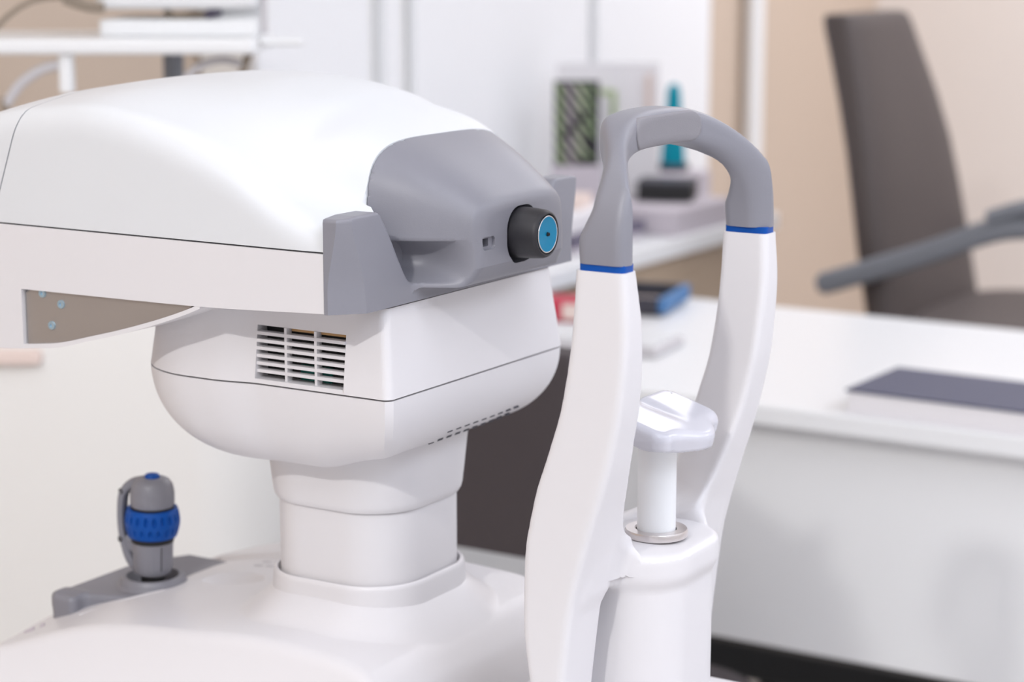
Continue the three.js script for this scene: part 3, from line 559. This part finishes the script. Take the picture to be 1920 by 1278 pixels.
// things on the counter
const CT = 0.055;
{ // upright print with a dark lattice in front of leafy green
  const cv = document.createElement('canvas'); cv.width = 256; cv.height = 420; const g = cv.getContext('2d');
  g.fillStyle = '#17161b'; g.fillRect(0, 0, 256, 420);
  for (let i = 0; i < 46; i++) { const x = 20 + (i % 4) * 60, y = 30 + Math.floor(i / 4) * 34; g.save(); g.translate(x + (Math.floor(i / 4) % 2) * 22, y); g.rotate(0.7); g.fillStyle = ['#a9bd8f', '#8fa57a', '#c5cfb0', '#b9aeb4'][(i * 7) % 4]; g.beginPath(); g.ellipse(0, 0, 34, 8, 0, 0, 7); g.fill(); g.restore(); }
  g.strokeStyle = '#121116'; g.lineWidth = 26; g.beginPath(); g.moveTo(230, 0); g.lineTo(256, 180); g.moveTo(30, 300); g.lineTo(200, 150); g.moveTo(120, 160); g.lineTo(256, 400); g.stroke();
  const t = new THREE.CanvasTexture(cv); t.colorSpace = THREE.SRGBColorSpace;
  const mat = new THREE.MeshStandardMaterial({ map: t, roughness: 0.4 });
  const o = thing('picture_card', 'dark upright picture card with green leaf pattern on the counter', 'picture', [-0.955, CT, -1.985], R(31));
  part('backing', rbox(0.080, 0.150, 0.006, 0.001).translate(0, 0.187, 0), M.dark, o);
  const f = new THREE.PlaneGeometry(0.078, 0.148); part('print', f, mat, o).position.set(0, 0.187, 0.0034);
  part('easel', rbox(0.05, 0.2, 0.004, 0.001).rotateX(R(16)).translate(0, 0.10, -0.034), M.dark, o);
  part('stand', rbox(0.09, 0.111, 0.02, 0.003).translate(0, 0.0555, 0.0), M.lilac, o);
}
{
  const o = thing('document_holder', 'white document sleeve with a thin green line, standing behind the picture card', 'document holder', [-1.005, CT, -2.13], R(31));
  part('sheet', rbox(0.19, 0.27, 0.004, 0.001).rotateX(R(-6)).translate(0.03, 0.15, 0), M.paper, o);
  part('pink_edge', rbox(0.012, 0.12, 0.006, 0.001).translate(0.105, 0.205, 0.004), M.pink, o);
  const grn = new THREE.MeshStandardMaterial({ color: rgb(0.45, 0.55, 0.3), roughness: 0.7 });
  part('green_line', mergeGeometries([rbox(0.10, 0.010, 0.004, 0.001).translate(-0.015, 0.232, 0.004), rbox(0.010, 0.05, 0.004, 0.001).translate(0.04, 0.210, 0.005)]), grn, o);
}
{
  const o = thing('teal_bottle', 'slim teal bottle with a dark base standing on the counter', 'bottle', [-0.925, CT + 0.075, -2.305]);
  part('bottle_body', lathe([[0, 0.012], [0.024, 0.012], [0.0225, 0.04], [0.0165, 0.09], [0.0135, 0.145], [0.0115, 0.158], [0.006, 0.164], [0, 0.165]], 32), M.teal, o);
  part('base', lathe([[0, 0], [0.03, 0], [0.032, 0.006], [0.03, 0.013], [0, 0.013]], 32), M.dark, o);
}
single('white_box', rbox(0.13, 0.075, 0.16, 0.004).translate(0, 0.0375, 0), M.lilac, 'pale lilac box under the teal bottle', 'box', [-0.93, CT, -2.27], 0);
{
  const o = thing('black_box', 'low black box on the counter in front of the teal bottle', 'box', [-0.835, CT + 0.045, -2.11], R(20));
  part('box_body', rbox(0.10, 0.030, 0.09, 0.004).translate(0, 0.016, 0), M.black, o); part('lid', rbox(0.104, 0.006, 0.094, 0.002).translate(0, 0.033, 0), M.dark, o);
}
single('paper_stack', rbox(0.17, 0.045, 0.24, 0.002).translate(0, 0.0225, 0), M.lilac, 'pinkish stack of papers under the black box', 'papers', [-0.826, CT, -2.075], R(0));
{
  const o = thing('plum_folder', 'dark plum folder lying on the counter beside the nozzle', 'folder', [-0.86, CT, -1.80], R(2));
  part('pages', rbox(0.15, 0.012, 0.26, 0.002).translate(0, 0.007, 0), M.lilac, o); part('cover', rbox(0.155, 0.018, 0.265, 0.002).translate(0, 0.021, 0), M.plum, o);
}
single('white_sheets', rbox(0.13, 0.03, 0.22, 0.002).translate(0, 0.015, 0), M.paper, 'white sheets piled on the plum folder', 'papers', [-0.875, CT + 0.03, -1.79], R(5));
single('peach_card', rbox(0.07, 0.02, 0.09, 0.002).translate(0, 0.01, 0), M.pink, 'peach card on top of the white sheets', 'card', [-0.88, CT + 0.06, -1.82], R(15));

// ------------------------------------------------------------------ chairs
{ // brown executive chair behind the desk, turned to the right
  const c = thing('office_chair', 'brown high-back office chair with grey armrests behind the desk', 'chair', [-0.17, FLOOR, -2.24], R(0));
  const back = [], bc = curve([[0.60, -0.205], [0.75, -0.235], [0.95, -0.275], [1.17, -0.345]]), bw = curve([[0.58, 0.225], [0.75, 0.222], [0.95, 0.20], [1.10, 0.165], [1.165, 0.15]]);
  const ys = [0.50, 0.505, 0.52, 0.56, 0.62, 0.7, 0.78, 0.86, 0.94, 1.02, 1.09, 1.14, 1.158, 1.166, 1.168];
  ys.forEach((y, i) => { const e = i < 3 ? [0.55, 0.85, 0.97][i] : i > 11 ? [0.96, 0.85, 0.6][i - 12] : 1; back.push(ring([bc(y), y, 0], [1, 0, 0], [0, 0, -1], 0.038 * e, bw(y) * (0.9 + 0.1 * e), 3.4, 40)); });
  part('backrest', skin(back), M.brown, c);
  const seat = []; for (const [y, e] of [[0.555, 0.9], [0.565, 0.97], [0.59, 1], [0.635, 1], [0.655, 0.96], [0.665, 0.86]]) seat.push(ring([0.05, y, 0], [1, 0, 0], [0, 0, -1], 0.27 * e, 0.25 * e, 4, 48));
  part('seat', skin(seat), M.brown, c);
  for (const s of [1, -1]) {
    const a = part('armrest', sweep([[-0.30, 0.725, s * 0.275], [-0.27, 0.735, s * 0.275], [-0.12, 0.79, s * 0.275], [0.0, 0.838, s * 0.275], [0.06, 0.848, s * 0.275]], (t) => [t < 0.04 ? 0.014 : 0.019, 0.018], { side: [0, 0, 1] }), M.armGrey, c, 'grey sloping armrest');
    part('arm_pad', sweep([[-0.01, 0.858, s * 0.275], [0.05, 0.878, s * 0.275], [0.13, 0.885, s * 0.275], [0.24, 0.872, s * 0.275]], [0.013, 0.026], { side: [0, 0, 1] }), M.armGrey, a);
    part('arm_support', sweep([[0.12, 0.875, s * 0.272], [0.13, 0.75, s * 0.278], [0.10, 0.58, s * 0.24]], [0.014, 0.022], { side: [0, 0, 1] }), M.armGrey, a);
  }
  part('back_bracket', rbox(0.14, 0.03, 0.08, 0.006).translate(-0.16, 0.545, 0), M.black, c);
  part('gas_column', lathe([[0, 0.1], [0.032, 0.1], [0.032, 0.32], [0.022, 0.325], [0.022, 0.56], [0, 0.56]], 28), M.black, c);
  for (let i = 0; i < 5; i++) {
    const a = i * 2 * Math.PI / 5 + 0.5, q = (r, y) => [r * Math.cos(a), y, r * Math.sin(a)];
    part('base_leg', sweep([q(0.01, 0.125), q(0.15, 0.115), q(0.33, 0.075)], (t) => [0.028 - 0.01 * t, 0.03 - 0.008 * t], { side: [-Math.sin(a), 0, Math.cos(a)], steps: 14 }), M.black, c);
    part('castor', lathe([[0, -0.022], [0.024, -0.022], [0.028, -0.016], [0.028, 0.016], [0.024, 0.022], [0, 0.022]], 24).rotateX(Math.PI / 2).rotateY(-a + 0.6).translate(...q(0.32, 0.0285)), M.black, c);
  }
}
{ // patient's chair between the device and the desk
  const c = thing('patient_chair', 'dark grey chair backrest seen behind the neck of the device', 'chair', [-0.31, FLOOR, -0.78]);
  const bk = []; for (const [y, e] of [[0.648, 0.90], [0.653, 0.97], [0.67, 1], [0.76, 1], [0.85, 1], [0.868, 0.96], [0.874, 0.88]]) bk.push(ring([0, y, 0.185 + (y - 0.6) * 0.06], [1, 0, 0], [0, 0, -1], 0.185 * e, 0.026 * e, 5, 48));
  part('backrest', skin(bk), M.darkFabric, c);
  const st = []; for (const [y, e] of [[0.35, 0.93], [0.36, 1], [0.39, 1], [0.405, 0.95], [0.41, 0.86]]) st.push(ring([0, y, -0.02], [1, 0, 0], [0, 0, -1], 0.22 * e, 0.20 * e, 5, 40));
  part('seat', skin(st), M.darkFabric, c);
  for (const s of [1, -1]) { part('back_post', sweep([[s * 0.19, 0.36, 0.15], [s * 0.19, 0.5, 0.2], [s * 0.18, 0.7, 0.165]], [0.011, 0.011], { side: [1, 0, 0], n: 2, steps: 16, k: 14 }), M.black, c); for (const z of [0.15, -0.19]) part('leg', lathe([[0, 0], [0.011, 0], [0.012, 0.36], [0, 0.36]], 16).translate(s * 0.19, 0, z), M.black, c); }
}

{
  const f = thing('footrest', 'black bar footrest on the floor under the desk', 'footrest', [-0.585, FLOOR, -1.86], R(0));
  part('bar', rbox(0.25, 0.055, 0.09, 0.02, 3).translate(0, 0.085, 0), M.black, f);
  for (const s of [1, -1]) part('bracket', rbox(0.03, 0.065, 0.10, 0.008).translate(s * 0.10, 0.0325, 0), M.black, f);
}

// ------------------------------------------------------------------ instrument stand at the left
{ // built in the stand's own axes: x to its right, z to its front
  const base = [-0.40, FLOOR, -1.0], W = (r, y, t) => [r - base[0], y - base[1], t - base[2]];
  const c = Math.cos(YAW), s = Math.sin(YAW), toWorld = (r, y, t) => [r * c + t * s, y, -r * s + t * c];
  const o = thing('instrument_stand', 'white instrument stand with a rounded cabinet and a high tray, left of the device', 'instrument stand', toWorld(...base), YAW);
  const cab = []; const cx = -0.426, hw = 0.25; for (const [y, e] of [[FLOOR, 1], [0.16, 1], [0.178, 0.99], [0.185, 0.96]]) { const q = []; const n = 64; for (let i = 0; i < n; i++) { const t = i / n * 2 * Math.PI, px = Math.cos(t), pz = Math.sin(t), rr = 0.11, X = Math.sign(px) * (hw - rr) * e + px * rr * e, Zz = Math.sign(pz) * (0.13 - rr) * e + pz * rr * e; q.push(W(cx + X, y, -1.03 - Zz)); } cab.push(q); }
  part('cabinet', skin(cab), M.cream, o);
  part('drawer_pull', rbox(0.10, 0.018, 0.02, 0.005).translate(...W(-0.50, 0.075, -0.895)), M.pink, o, 'small beige drawer pull');
  part('post', lathe([[0, 0], [0.0125, 0], [0.0125, 0.255], [0, 0.255]], 24).translate(...W(-0.300, 0.18, -1.0)), M.armGrey, o, 'dark upright post');
  part('tray', rbox(0.45, 0.019, 0.22, 0.006).translate(...W(-0.411, 0.4415, -0.99)), M.lam, o);
  part('tray_handle', rbox(0.11, 0.009, 0.03, 0.004).translate(...W(-0.19, 0.4445, -0.94)), M.lam, o);
  part('bracket', rbox(0.016, 0.05, 0.02, 0.004).translate(...W(-0.408, 0.412, -0.90)), M.lam, o);
  part('curved_tube', sweep([W(-0.412, 0.42, -0.9), W(-0.435, 0.415, -0.9), W(-0.462, 0.398, -0.9), W(-0.480, 0.375, -0.9)], [0.006, 0.006], { n: 2, k: 14, steps: 24 }), M.greyTube, o);
  part('hook', sweep([W(-0.482, 0.382, -0.9), W(-0.480, 0.365, -0.9), W(-0.468, 0.353, -0.9), W(-0.445, 0.343, -0.9)], [0.005, 0.005], { n: 2, k: 12, steps: 20 }), M.cable, o);
  part('curved_arm', sweep([W(-0.205, 0.418, -0.92), W(-0.225, 0.424, -0.92), W(-0.250, 0.42, -0.92), W(-0.272, 0.404, -0.92), W(-0.288, 0.37, -0.92)], [0.0045, 0.0045], { n: 2, k: 12, steps: 24 }), M.greyTube, o);
  part('arm_joint', sweep([W(-0.188, 0.448, -0.92), W(-0.199, 0.43, -0.92), W(-0.208, 0.405, -0.92)], [0.005, 0.005], { n: 2, k: 12, steps: 12 }), M.cable, o);
  const place = (g, r, y, t) => [g, toWorld(r, y, t)];
  const bx = thing('tray_instrument', 'white box-shaped instrument standing on the high tray', 'instrument', toWorld(-0.28, 0.451, -0.99), YAW);
  part('foot_plate', rbox(0.185, 0.020, 0.14, 0.004).translate(0, 0.010, 0), M.lam, bx);
  part('column', rbox(0.06, 0.045, 0.10, 0.008).translate(0.065, 0.035, 0), M.lam, bx);
  part('housing', rbox(0.19, 0.12, 0.16, 0.012).translate(0, 0.092, 0), M.lam, bx);
  part('grey_rod', lathe([[0, 0], [0.004, 0], [0.004, 0.06], [0, 0.06]], 14).translate(0.099, 0.004, 0.06), M.greyTube, bx);
  const tl = thing('hand_tool', 'small dark hand tool lying under the white tray instrument', 'tool', toWorld(-0.262, 0.471, -0.935), YAW);
  part('handle', sweep([[-0.036, 0.010, 0], [-0.024, 0.003, 0], [0, 0.005, 0], [0.02, 0.006, 0]], [0.004, 0.004], { n: 2, k: 12, steps: 20 }), M.cable, tl); part('tip', sweep([[0.012, 0.005, 0], [0.030, 0.010, 0]], [0.005, 0.006], { n: 2, k: 12, steps: 8 }), M.plum, tl);
  const cb = toWorld(-0.43, 0.451, -0.96);
  single('cable', mergeGeometries([sweep([[-0.07, 0.0, 0.05], [-0.045, 0.025, 0.05], [-0.015, 0.042, 0.05], [0.03, 0.045, 0.05], [0.055, 0.034, 0.05]], [0.003, 0.003], { n: 2, k: 10, steps: 40 }), sweep([[0.02, 0.044, 0.05], [0.045, 0.036, 0.05], [0.066, 0.034, 0.05]], [0.006, 0.006], { n: 2, k: 12, steps: 16 })]), M.cable, 'brown cable looping over the left end of the high tray', 'cable', cb, YAW);
}

renderer.render(scene, camera);
